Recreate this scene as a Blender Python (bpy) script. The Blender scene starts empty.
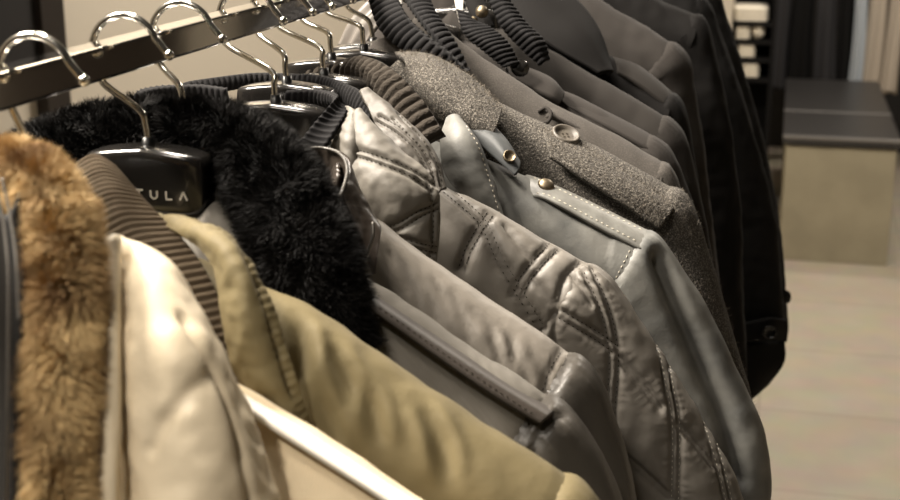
import bpy, math, random
import numpy as np
from mathutils import Vector, Matrix
from mathutils.bvhtree import BVHTree

random.seed(7)
rng = np.random.default_rng(7)
scn = bpy.context.scene
COL = scn.collection
HC = 1.70                      # height of the lens above the floor

# ------------------------------------------------------------------ camera
F_PX = 1340.0
VPX, VPY = 795.0, -132.0       # where the rail direction (+Y) runs to
_y = np.array([VPX - 450, 250 - VPY, F_PX]); _y /= np.linalg.norm(_y)
_th = math.atan2(250 - VPY, F_PX)
_u = np.array([0, math.cos(_th), -math.sin(_th)])
_x = np.cross(_y, _u); _x = _x if _x[0] > 0 else -_x
CM = np.stack([_x, _y, _u])    # rows: world axes in camera coordinates (right, up, forward)
cam_d = bpy.data.cameras.new('camera'); cam = bpy.data.objects.new('camera', cam_d); COL.objects.link(cam)
cam_d.sensor_width = 36; cam_d.lens = 36 * F_PX / 900
cam_d.clip_start = 0.02; cam_d.clip_end = 60
r3 = Matrix([[CM[i][0], CM[i][1], -CM[i][2]] for i in range(3)])
cam.matrix_world = Matrix.Translation((0, 0, HC)) @ r3.to_4x4()
cam_d.dof.use_dof = True; cam_d.dof.focus_distance = 1.02; cam_d.dof.aperture_fstop = 10.5
scn.camera = cam

# ------------------------------------------------------------------ world, lights, exposure
scn.view_settings.view_transform = 'Standard'; scn.view_settings.look = 'None'
scn.view_settings.gamma = 1; scn.view_settings.use_curve_mapping = False
scn.view_settings.exposure = 0.30
w = bpy.data.worlds.new('world'); scn.world = w; w.use_nodes = True
w.node_tree.nodes['Background'].inputs[0].default_value = (1.0, .86, .68, 1)
w.node_tree.nodes['Background'].inputs[1].default_value = 0.018

def area(name, loc, target, size, power, col, spread=180):
    d = bpy.data.lights.new(name, 'AREA'); d.shape = 'DISK'; d.size = size; d.energy = power; d.color = col; d.spread = math.radians(spread)
    o = bpy.data.objects.new(name, d); COL.objects.link(o); o.location = loc
    o.rotation_euler = (Vector(target) - Vector(loc)).to_track_quat('-Z', 'Y').to_euler(); return o
WARM = (1.0, .905, .785)
area('ceiling_spot', (-.75, 1.40, HC + 1.35), (-.2, 1.1, HC - .25), .40, 15, WARM, 100)
area('ceiling_spot_side', (-1.30, .62, HC + 1.10), (-.2, .95, HC - .3), .50, 31, WARM, 100)
area('ceiling_spot_front', (-.60, .12, HC + .95), (-.3, .55, HC - .3), .25, 6.5, WARM)
area('ceiling_spot_aisle', (0.75, 4.9, HC + 1.4), (.45, 5.0, 0), .35, 62, WARM)
area('ceiling_spot_far', (0.3, 6.8, HC + 1.4), (.3, 7.6, .6), .4, 26, WARM)
def spot(name, loc, target, deg, power, blend=.35, soft=.05):
    d = bpy.data.lights.new(name, 'SPOT'); d.energy = power; d.color = WARM; d.spot_size = math.radians(deg); d.spot_blend = blend; d.shadow_soft_size = soft
    o = bpy.data.objects.new(name, d); COL.objects.link(o); o.location = loc
    o.rotation_euler = (Vector(target) - Vector(loc)).to_track_quat('-Z', 'Y').to_euler(); return o
spot('near_fill_spot', (-.38, -.75, HC + 1.15), (-.27, .44, HC - .36), 19, 92, .8, .08)  # unseen fill spot, added to brighten the fronts of the nearest coats
area('ceiling_spot_wall', (-1.2, 3.2, HC + 1.2), (-1.6, 3.4, HC - .1), .3, 42, WARM)

# ------------------------------------------------------------------ helpers
def ray(px, py):
    return CM @ np.array([px - 450, 250 - py, F_PX])
def at(px, py, Y):
    r = ray(px, py); p = r * (Y / r[1]); p[2] += HC; return p
def onfloor(px, py, z):
    r = ray(px, py); p = r * ((z - HC) / r[2]); p[2] += HC; return p

def cr(pts, n):
    """Catmull-Rom through pts, n samples evenly spaced by arc length."""
    P = np.asarray(pts, float)
    if len(P) == 2:
        return P[0] + (P[1] - P[0]) * np.linspace(0, 1, n)[:, None]
    Q = np.vstack([2 * P[0] - P[1], P, 2 * P[-1] - P[-2]])
    out = []
    for i in range(len(P) - 1):
        t = np.linspace(0, 1, 24, endpoint=False)[:, None]
        a, b, c, d = Q[i:i + 4]
        out.append(.5 * (2 * b + (c - a) * t + (2 * a - 5 * b + 4 * c - d) * t**2 + (3 * b - a - 3 * c + d) * t**3))
    D = np.vstack(out + [P[-1:]])
    s = np.r_[0, np.cumsum(np.linalg.norm(np.diff(D, axis=0), axis=1))]
    t = np.linspace(0, s[-1], n)
    return np.stack([np.interp(t, s, D[:, k]) for k in range(D.shape[1])], 1)

_perm = rng.permutation(256); _perm = np.r_[_perm, _perm, _perm]
_grad = rng.normal(size=(256, 3)); _grad /= np.linalg.norm(_grad, axis=1)[:, None]
def noise(p):
    p = np.asarray(p, float); i = np.floor(p).astype(int); f = p - i; i &= 255
    s = f * f * f * (f * (f * 6 - 15) + 10); r = 0
    for dx in (0, 1):
        for dy in (0, 1):
            for dz in (0, 1):
                h = _perm[_perm[_perm[(i[..., 0] + dx) & 255] + ((i[..., 1] + dy) & 255)] + ((i[..., 2] + dz) & 255)]
                g = _grad[h]; d = f - np.array([dx, dy, dz])
                wt = (s[..., 0] if dx else 1 - s[..., 0]) * (s[..., 1] if dy else 1 - s[..., 1]) * (s[..., 2] if dz else 1 - s[..., 2])
                r = r + wt * (g * d).sum(-1)
    return r

def smooth(a, b, x):
    t = np.clip((x - a) / (b - a), 0, 1); return t * t * (3 - 2 * t)

def link(name, verts, faces, mats, parent=None, smooth_=True, uvs=None, mat_ids=None):
    me = bpy.data.meshes.new(name)
    me.from_pydata([tuple(v) for v in verts], [], faces)
    for m in (mats if isinstance(mats, (list, tuple)) else [mats]): me.materials.append(m)
    if smooth_: me.polygons.foreach_set('use_smooth', [True] * len(me.polygons))
    if mat_ids is not None: me.polygons.foreach_set('material_index', mat_ids)
    if uvs is not None:
        ul = me.uv_layers.new(name='UVMap'); li = np.zeros(len(me.loops), int); me.loops.foreach_get('vertex_index', li)
        ul.data.foreach_set('uv', np.asarray(uvs)[li].ravel())
    me.update()
    o = bpy.data.objects.new(name, me); COL.objects.link(o)
    if parent: o.parent = parent; o.matrix_parent_inverse = parent.matrix_world.inverted()
    return o

def thing(name, label, cat, loc, group=None):
    o = bpy.data.objects.new(name, None); COL.objects.link(o); o.location = loc; o.empty_display_size = .05
    o['label'] = label; o['category'] = cat
    if group: o['group'] = group
    o.matrix_world = Matrix.Translation(loc)
    return o
def tag(o, label, cat, group=None):
    o['label'] = label; o['category'] = cat
    if group: o['group'] = group
    return o
def structure(o):
    o['kind'] = 'structure'; return o

def gnormals(P, closed_v=False):
    du = np.gradient(P, axis=0)
    if closed_v:
        dv = (np.roll(P, -1, 1) - np.roll(P, 1, 1)) / 2
    else: dv = np.gradient(P, axis=1)
    n = np.cross(du, dv); l = np.linalg.norm(n, axis=-1, keepdims=True); return n / np.maximum(l, 1e-9)

def gfaces(nu, nv, closed_v=False, flip=False, off=0):
    F = []
    for i in range(nu - 1):
        for j in range(nv if closed_v else nv - 1):
            k = (j + 1) % nv; q = (off + i * nv + j, off + (i + 1) * nv + j, off + (i + 1) * nv + k, off + i * nv + k)
            F.append(q[::-1] if flip else q)
    return F

def bvh_of(P, closed_v=False):
    return BVHTree.FromPolygons([tuple(v) for v in P.reshape(-1, 3)], gfaces(P.shape[0], P.shape[1], closed_v))
CAM = Vector((0, 0, HC))
def hit(bvh, px, py):
    h = bvh.ray_cast(CAM, Vector(ray(px, py)).normalized())
    if h[0] is None:
        return None, None
    n = h[1]
    if n.dot(CAM - h[0]) < 0: n = -n
    return np.array(h[0]), np.array(n)
def trace(bvhs, pts, n=None):
    """a line on a surface, given by picture points"""
    if n is None:
        n = max(4, int(sum(math.dist(a, b) for a, b in zip(pts, pts[1:])) / 1.3))
    Q = cr(pts, n); out = []
    for q in Q:
        best = None
        for b in (bvhs if isinstance(bvhs, list) else [bvhs]):
            p, nn = hit(b, q[0], q[1])
            if p is not None and (best is None or p[1] < best[0][1]): best = (p, nn)
        if best: out.append(best)
    return (np.array([p for p, _ in out]), np.array([m for _, m in out])) if len(out) > 2 else (None, None)

def dashes(V, Fc, L, N, length=.0026, gap=.0014, width=.0004, lift=.0003):
    """thread stitches along the line L lying on a surface with normals N"""
    s = np.r_[0, np.cumsum(np.linalg.norm(np.diff(L, axis=0), axis=1))]
    t = 0.0
    at_ = lambda A, x: np.array([np.interp(x, s, A[:, k]) for k in range(3)])
    while t + length < s[-1]:
        a, b = at_(L, t), at_(L, t + length); n = at_(N, t + length / 2); n /= np.linalg.norm(n)
        if np.linalg.norm(b - a) < length * 1.6:
            d = b - a; d /= np.linalg.norm(d) + 1e-9; e = np.cross(d, n) * width; k = len(V); m = (a + b) / 2
            V += [a + n * .0001, m + e + n * .0002, m - e + n * .0002, b + n * .0001, m + n * (lift + width)]
            Fc += [(k, k + 1, k + 4), (k, k + 4, k + 2), (k + 3, k + 4, k + 1), (k + 3, k + 2, k + 4)]
        t += length + gap

def tube_grid(path, rad, nv=16, sx=1.0):
    P = np.asarray(path, float); T = np.gradient(P, axis=0); T /= np.linalg.norm(T, axis=1)[:, None]
    rad = np.broadcast_to(np.asarray(rad, float), (len(P),))
    ref = np.array([0, 0, 1.]) if abs(T[0][2]) < .9 else np.array([1., 0, 0])
    a = np.cross(T[0], ref); a /= np.linalg.norm(a); G = []
    for i in range(len(P)):
        a = a - T[i] * a.dot(T[i]); a /= np.linalg.norm(a); b = np.cross(T[i], a)
        an = np.linspace(0, 2 * math.pi, nv, endpoint=False)
        G.append(P[i] + rad[i] * (np.cos(an)[:, None] * a * sx + np.sin(an)[:, None] * b))
    return np.array(G)
def tube(name, path, rad, m, parent, nv=12, ball=None):
    G = tube_grid(path, rad, nv); V = list(G.reshape(-1, 3)); Fc = gfaces(len(path), nv, True)
    Fc.append(tuple(range(nv))[::-1] if False else tuple(range(nv))); Fc.append(tuple(range(len(V) - nv, len(V)))[::-1])
    if ball: add_ball(V, Fc, path[-1], ball)
    return link(name, V, Fc, m, parent)
def add_ball(V, Fc, c, r, nu=9, nv=14, sc=(1, 1, 1)):
    o = len(V)
    for i in range(nu):
        a = math.pi * i / (nu - 1)
        for j in range(nv):
            b = 2 * math.pi * j / nv
            V.append(np.array(c) + r * np.array([math.sin(a) * math.cos(b) * sc[0], math.sin(a) * math.sin(b) * sc[1], math.cos(a) * sc[2]]))
    Fc += gfaces(nu, nv, True, off=o)
def add_box(V, Fc, lo, hi):
    o = len(V); (a, b, c), (d, e, f) = lo, hi
    V += [np.array(p) for p in ((a, b, c), (d, b, c), (d, e, c), (a, e, c), (a, b, f), (d, b, f), (d, e, f), (a, e, f))]
    Fc += [tuple(o + k for k in q) for q in ((0, 3, 2, 1), (4, 5, 6, 7), (0, 1, 5, 4), (1, 2, 6, 5), (2, 3, 7, 6), (3, 0, 4, 7))]
def box(name, lo, hi, m, parent=None, bevel=0.0):
    V, Fc = [], []; add_box(V, Fc, lo, hi); o = link(name, V, Fc, m, parent, smooth_=False)
    if bevel:
        md = o.modifiers.new('bevel', 'BEVEL'); md.width = bevel; md.segments = 3
    return o

# ------------------------------------------------------------------ materials
def mat(name, col, rough=.6, metal=0.0, spec=.5, sheen=0.0, var=0.0, var_scale=30, col2=None, bump=(), coat=0.0, speck=None, clear=0.2):
    """bump: list of (kind, scale, strength, distance); kind noise / weave / rib / crack"""
    m = bpy.data.materials.new(name); m.use_nodes = True; nt = m.node_tree; N = nt.nodes; Lk = nt.links.new
    b = N['Principled BSDF']; b.inputs['Base Color'].default_value = (*col, 1); b.inputs['Roughness'].default_value = rough
    b.inputs['Metallic'].default_value = metal; b.inputs['Specular IOR Level'].default_value = spec if rough < .6 else .15
    b.inputs['Sheen Weight'].default_value = sheen * .15; b.inputs['Sheen Roughness'].default_value = .45
    b.inputs['Coat Weight'].default_value = coat; b.inputs['Coat Roughness'].default_value = clear
    tc = N.new('ShaderNodeTexCoord')
    cout = None
    if var or col2:
        n = N.new('ShaderNodeTexNoise'); n.inputs['Scale'].default_value = var_scale; n.inputs['Detail'].default_value = 5
        Lk(tc.outputs['Object'], n.inputs['Vector'])
        r = N.new('ShaderNodeValToRGB'); r.color_ramp.elements[0].position = .36; r.color_ramp.elements[1].position = .64
        c2 = col2 if col2 else tuple(c * (1 - var) for c in col)
        r.color_ramp.elements[0].color = (*c2, 1); r.color_ramp.elements[1].color = (*col, 1)
        Lk(n.outputs['Fac'], r.inputs['Fac']); cout = r.outputs['Color']
    if speck:
        sc, c3, thr = speck
        n = N.new('ShaderNodeTexNoise'); n.inputs['Scale'].default_value = sc; n.inputs['Detail'].default_value = 3
        Lk(tc.outputs['Object'], n.inputs['Vector'])
        r = N.new('ShaderNodeValToRGB'); r.color_ramp.elements[0].position = thr; r.color_ramp.elements[1].position = thr + .14
        r.color_ramp.elements[0].color = (0, 0, 0, 1); r.color_ramp.elements[1].color = (1, 1, 1, 1); Lk(n.outputs['Fac'], r.inputs['Fac'])
        mx = N.new('ShaderNodeMix'); mx.data_type = 'RGBA'; Lk(r.outputs['Color'], mx.inputs['Factor'])
        if cout: Lk(cout, mx.inputs['A'])
        else: mx.inputs['A'].default_value = (*col, 1)
        mx.inputs['B'].default_value = (*c3, 1); cout = mx.outputs['Result']
    if cout: Lk(cout, b.inputs['Base Color'])
    prev = None
    for kind, sc, st, dist in bump:
        bm = N.new('ShaderNodeBump'); bm.inputs['Strength'].default_value = st; bm.inputs['Distance'].default_value = dist
        if kind == 'noise':
            n = N.new('ShaderNodeTexNoise'); n.inputs['Scale'].default_value = sc; n.inputs['Detail'].default_value = 4; Lk(tc.outputs['Object'], n.inputs['Vector']); h = n.outputs['Fac']
        elif kind == 'crack':
            n = N.new('ShaderNodeTexVoronoi'); n.feature = 'DISTANCE_TO_EDGE'; n.inputs['Scale'].default_value = sc; Lk(tc.outputs['Object'], n.inputs['Vector']); h = n.outputs['Distance']
        else:
            n = N.new('ShaderNodeTexWave'); n.bands_direction = 'DIAGONAL' if kind == 'twill' else ('X' if kind == 'ribx' else 'Y'); n.inputs['Scale'].default_value = sc; n.inputs['Distortion'].default_value = .6
            Lk(tc.outputs['UV'], n.inputs['Vector']); h = n.outputs['Fac']
        Lk(h, bm.inputs['Height'])
        if prev: Lk(prev, bm.inputs['Normal'])
        prev = bm.outputs['Normal']
    if prev: Lk(prev, b.inputs['Normal'])
    return m

FINE = [('noise', 1400, .25, .0006)]
CREASE = [('noise', 150, .22, .0016), ('noise', 55, .11, .003), ('noise', 900, .15, .0005)]
M = dict(
    chrome=mat('chrome', (.86, .84, .80), .08, 1.0, bump=[('noise', 6, .05, .004)]),
    steel=mat('hook_steel', (.80, .77, .70), .18, 1.0),
    plastic=mat('black_plastic', (.012, .011, .010), .17, spec=.6, coat=.4),
    ferrule=mat('black_ferrule', (.008, .008, .008), .35),
    print_=mat('white_print', (.62, .58, .50), .6),
    cream=mat('cream_satin', (.64, .55, .40), .5, sheen=.15, bump=CREASE),
    cream_knit=mat('cream_rib_cloth', (.66, .55, .38), .8, sheen=.2, bump=[('ribx', 190, .35, .001), ('noise', 500, .3, .001)]),
    white=mat('white_satin', (.82, .77, .68), .4, sheen=.2, bump=FINE),
    tanfur=mat('tan_fur', (.58, .42, .21), .7, sheen=.3, col2=(.17, .09, .035), var=.5, var_scale=24),
    tanbase=mat('tan_fur_backing', (.16, .09, .03), .9),
    leather_black=mat('black_leather', (.012, .011, .010), .62, spec=.2, bump=[('crack', 300, .3, .001)]),
    zip_=mat('silver_zip', (.16, .15, .135), .4, .9),
    olive=mat('olive_cotton', (.155, .126, .066), .62, sheen=.15, var=.12, var_scale=9, bump=CREASE),
    olive_rib=mat('brown_rib_knit', (.078, .058, .037), .85, sheen=.2, bump=[('noise', 700, .4, .001)]),
    fur=mat('black_fur', (.007, .0064, .006), .62, spec=.2),
    furbase=mat('black_fur_backing', (.004, .004, .004), .9),
    twill=mat('grey_twill', (.160, .148, .128), .6, sheen=.15, bump=[('twill', 160, .25, .0006), ('noise', 60, .2, .004)]),
    strap=mat('dark_leather_strap', (.042, .035, .029), .45, bump=[('noise', 500, .3, .0008)]),
    satin=mat('taupe_satin', (.184, .165, .140), .48, spec=.5, sheen=.1, bump=CREASE),
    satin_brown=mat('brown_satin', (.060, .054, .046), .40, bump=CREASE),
    satin_dark=mat('dark_brown_satin', (.036, .028, .022), .36, bump=CREASE),
    quilt_light=mat('light_taupe_satin', (.128, .117, .099), .58, sheen=.15, bump=CREASE),
    quilt_flap=mat('brown_grey_satin', (.088, .079, .067), .55, bump=CREASE),
    quilt=mat('grey_brown_satin', (.146, .133, .115), .5, spec=.45, bump=CREASE),
    black_rib=mat('black_rib_knit', (.011, .0105, .011), .85, sheen=.15, bump=[('noise', 800, .4, .001)]),
    knit=mat('brown_chunky_knit', (.034, .028, .022), .9, sheen=.2, bump=[('noise', 420, .8, .002)]),
    blue=mat('blue_grey_leather', (.200, .197, .180), .5, spec=.4, col2=(.115, .116, .110), var=.4, var_scale=26, bump=[('crack', 260, .18, .0006), ('noise', 45, .25, .004)]),
    blue_dark=mat('dark_grey_leather', (.050, .053, .054), .58, spec=.3, bump=[('noise', 45, .25, .004)]),
    blue_strap=mat('grey_leather', (.185, .183, .166), .5, col2=(.13, .127, .115), var=.3, var_scale=60, bump=[('crack', 260, .2, .0006)]),
    thread=mat('pale_thread', (.50, .46, .38), .7),
    thread_dark=mat('dark_thread', (.030, .024, .018), .7),
    brass=mat('brass', (.21, .17, .115), .42, .9),
    horn=mat('horn_button', (.105, .092, .074), .5, spec=.5, col2=(.06, .05, .04), var=.4, var_scale=90),
    tweed=mat('grey_tweed', (.058, .053, .047), .95, sheen=.2, speck=(850, (.19, .173, .148), .50), bump=[('noise', 480, .9, .002)]),
    tweedfuzz=mat('grey_tweed_fuzz', (.16, .14, .115), .9),
    wool=mat('grey_brown_wool', (.062, .056, .050), .9, sheen=.3, speck=(900, (.085, .076, .067), .5), bump=[('noise', 700, .4, .001)]),
    wool2=mat('taupe_wool', (.036, .032, .029), .85, sheen=.25, bump=[('noise', 900, .3, .001)]),
    wool3=mat('dark_taupe_wool', (.027, .024, .0215), .85, sheen=.25, bump=[('noise', 900, .3, .001)]),
    charcoal=mat('charcoal_wool', (.008, .0072, .0068), .8, sheen=.12, bump=[('noise', 900, .3, .001)]),
    black_cloth=mat('black_cloth', (.007, .0066, .0064), .75, sheen=.05, bump=[('noise', 900, .3, .001)]),
    lining=mat('grey_lining', (.15, .135, .12), .35, sheen=.1),
    card=mat('white_card', (.70, .66, .60), .6),
    wall=mat('beige_wall_panel', (.62, .56, .46), .7, bump=[('noise', 14, .05, .004)]),
    wallfar=mat('dark_wall_paint', (.03, .028, .027), .8),
    post=mat('dark_brown_post', (.020, .014, .010), .5),
    floor=None,
    bench_top=mat('black_bench_board', (.035, .033, .032), .4, bump=[('noise', 90, .2, .002)]),
    bench_side=mat('beige_bench_cloth', (.33, .295, .21), .8, var=.15, var_scale=6, bump=[('noise', 300, .3, .002)]),
    bench_lip=mat('grey_metal_lip', (.25, .24, .23), .4, .6),
    bluecloth=mat('pale_blue_denim', (.42, .46, .50), .8, sheen=.1),
    beigecloth=mat('beige_chino_cloth', (.44, .38, .31), .8, sheen=.1),
    greycloth=mat('charcoal_trouser_cloth', (.035, .034, .036), .8),
    shelfm=mat('black_shelf', (.006, .0055, .0055), .7),
    whiteknit=mat('white_knit', (.78, .72, .60), .8),
)
def floor_mat():
    m = bpy.data.materials.new('beige_floor_tile'); m.use_nodes = True; nt = m.node_tree; N = nt.nodes; L = nt.links.new
    b = N['Principled BSDF']; b.inputs['Roughness'].default_value = .5
    tc = N.new('ShaderNodeTexCoord'); br = N.new('ShaderNodeTexBrick')
    br.inputs['Scale'].default_value = 1; br.inputs['Brick Width'].default_value = .6; br.inputs['Row Height'].default_value = .6; br.offset = 0
    br.inputs['Mortar Size'].default_value = .004; br.inputs['Color1'].default_value = (.40, .34, .255, 1); br.inputs['Color2'].default_value = (.36, .305, .225, 1); br.inputs['Mortar'].default_value = (.27, .23, .17, 1)
    L(tc.outputs['Object'], br.inputs['Vector'])
    n = N.new('ShaderNodeTexNoise'); n.inputs['Scale'].default_value = 7; n.inputs['Detail'].default_value = 8; L(tc.outputs['Object'], n.inputs['Vector'])
    mx = N.new('ShaderNodeMix'); mx.data_type = 'RGBA'; mx.blend_type = 'MULTIPLY'; mx.inputs['Factor'].default_value = .35
    L(br.outputs['Color'], mx.inputs['A']); L(n.outputs['Color'], mx.inputs['B'])
    hs = N.new('ShaderNodeHueSaturation'); hs.inputs['Saturation'].default_value = .85; hs.inputs['Value'].default_value = 1.15; L(mx.outputs['Result'], hs.inputs['Color']); L(hs.outputs['Color'], b.inputs['Base Color'])
    return m
M['floor'] = floor_mat()

# ------------------------------------------------------------------ the setting
structure(box('floor', (-1.8, -1.2, -.05), (3.2, 9.0, 0), M['floor']))
structure(box('wall_left', (-1.8, -1.2, 0), (-1.6, 9.0, 3.2), M['wall']))
structure(box('wall_far', (-1.6, 8.6, 0), (3.2, 8.8, 3.2), M['wallfar']))

structure(box('wall_right', (2.9, -1.2, 0), (3.2, 8.6, 3.2), M['wall']))
for q, (ya, yb_) in enumerate(((1.2, 1.9), (2.6, 4.3), (4.7, 5.1), (5.5, 7.7))):
    structure(box('trim_%d' % (q + 3), (2.82, ya, 0), (2.9, yb_, 3.2), M['post']))  # unseen dark posts, added to give the chrome rail contrast in its reflection

# ------------------------------------------------------------------ rail
RX0, RX1 = -.389, -.370
RZ0, RZ1 = HC - .1155, HC - .0965
rail = thing('clothes_rail', 'polished chrome square clothes rail the coats hang from', 'clothes rail', (-.38, 2.0, 0))
box('bar', (RX0, -.35, RZ0), (RX1, 2.95, RZ1), M['chrome'], rail, bevel=.0022)
for yy in (-.33, 2.93):
    box('upright', (RX0, yy - .0095, 0.012), (RX1, yy + .0095, RZ0), M['chrome'], rail, bevel=.002)
    box('foot', (RX0 - .2, yy - .02, 0), (RX1 + .2, yy + .02, .012), M['chrome'], rail, bevel=.002)

# ------------------------------------------------------------------ hangers
XC = -.378
def hanger(Y, label, base, crest, letters=False, dy=0.0):
    """base: top of the block below the wire (world point)"""
    bx, _, bz = base
    t = thing('coat_hanger', label, 'coat hanger', (bx, Y, bz), 'coat hangers on the rail')
    # block: rounded section swept in X, arms follow the shoulder of the coat
    nx, nv = 61, 28
    xs = np.linspace(-1, 1, nx); G = []
    hw = .038
    for x in xs:
        e = abs(x) ** 6
        hgt = .037 * (1 - .10 * e) * (1 if abs(x) < .985 else .6); dep = .0135 * (1 - .4 * e)
        an = np.linspace(0, 2 * math.pi, nv, endpoint=False)
        c, s = np.cos(an), np.sin(an)
        yy = np.sign(c) * np.abs(c) ** .3 * dep; zz = np.sign(s) * np.abs(s) ** .3 * hgt / 2
        zz = zz + np.where(s > 0, .003 * (1 - abs(x)), 0)
        G.append(np.stack([np.full(nv, bx + hw * x), Y + yy, bz - .018 + zz - .001 * x * x], 1))
    G = np.array(G); V = list(G.reshape(-1, 3)); Fc = gfaces(nx, nv, True); Fc += [tuple(range(nv)), tuple(range(len(V) - nv, len(V)))[::-1]]
    link('hanger_block', V, Fc, M['plastic'], t)
    for sgn in (1, -1):
        pts = []
        for k in np.linspace(0, .86, 14):
            x, z = crest(sgn * k)
            pts.append((x, Y, z - .022))
        pts[0] = (bx + sgn * .02, Y, min(bz - .026, pts[0][2] + .0))
        pts = [p for i, p in enumerate(pts) if i == 0 or sgn * (p[0] - bx) > .035]
        p = cr(pts, 30)
        tube('hanger_arm', p, np.linspace(.009, .011, 30), M['plastic'], t, 14, ball=.011)
    # hook
    cx, cz = (RX0 + RX1) / 2 + .005, (RZ0 + RZ1) / 2 + .002
    R = .0215
    arc = [(cx + R * math.cos(a), Y + dy, cz + R * math.sin(a)) for a in np.radians(np.linspace(200, 22, 14))]
    pts = [(bx, Y, bz), (bx - .001, Y, bz + .014), (bx - .005, Y + dy * .25, bz + .024), (cx - R + .006, Y + dy * .9, cz - .019)] + arc
    pts = [np.array(p, float) for p in pts]
    pts.append(np.array([cx + R + .006, Y + dy, cz - .001]))
    tube('hook', cr(pts, 120), .0022, M['steel'], t, 12, ball=.0032)
    tube('ferrule', np.array([[bx, Y, bz - .004], [bx, Y, bz + .001], [bx, Y, bz + .008]]), [.0055, .0042, .0036], M['ferrule'], t, 16)
    if letters:
        V, Fc = [], []
        yf = Y - .01375
        def stroke(x0, z0, x1, z1, wd=.00095):
            d = np.array([x1 - x0, z1 - z0]); d /= np.linalg.norm(d); n = np.array([-d[1], d[0]]) * wd / 2; k = len(V)
            for yy in (yf, yf + .0009):
                for (px, pz) in ((x0, z0), (x1, z1)):
                    V.append(np.array([px + n[0], yy, pz + n[1]])); V.append(np.array([px - n[0], yy, pz - n[1]]))
            Fc.extend([(k, k + 1, k + 3, k + 2), (k + 4, k + 6, k + 7, k + 5), (k, k + 2, k + 6, k + 4), (k + 1, k + 5, k + 7, k + 3), (k, k + 4, k + 5, k + 1), (k + 2, k + 3, k + 7, k + 6)])
        x0, z0, h, sp, wd = bx - .0012, bz - .0262, .0048, .0094, .0052
        # T U L A
        stroke(x0, z0, x0, z0 + h); stroke(x0 - wd * .45, z0 + h, x0 + wd * .45, z0 + h)
        x = x0 + sp; stroke(x - wd * .4, z0 + h, x - wd * .4, z0 + h * .25); stroke(x + wd * .4, z0 + h, x + wd * .4, z0 + h * .25); stroke(x - wd * .4, z0 + h * .28, x - wd * .1, z0); stroke(x + wd * .4, z0 + h * .28, x + wd * .1, z0); stroke(x - wd * .15, z0, x + wd * .15, z0)
        x = x0 + 2 * sp; stroke(x - wd * .3, z0, x - wd * .3, z0 + h); stroke(x - wd * .35, z0, x + wd * .4, z0)
        x = x0 + 3 * sp; stroke(x - wd * .45, z0, x, z0 + h); stroke(x + wd * .45, z0, x, z0 + h)
        link('lettering', V, Fc, M['print_'], t, smooth_=False)['label'] = 'white capital letters T U L A'
    return t

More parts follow.
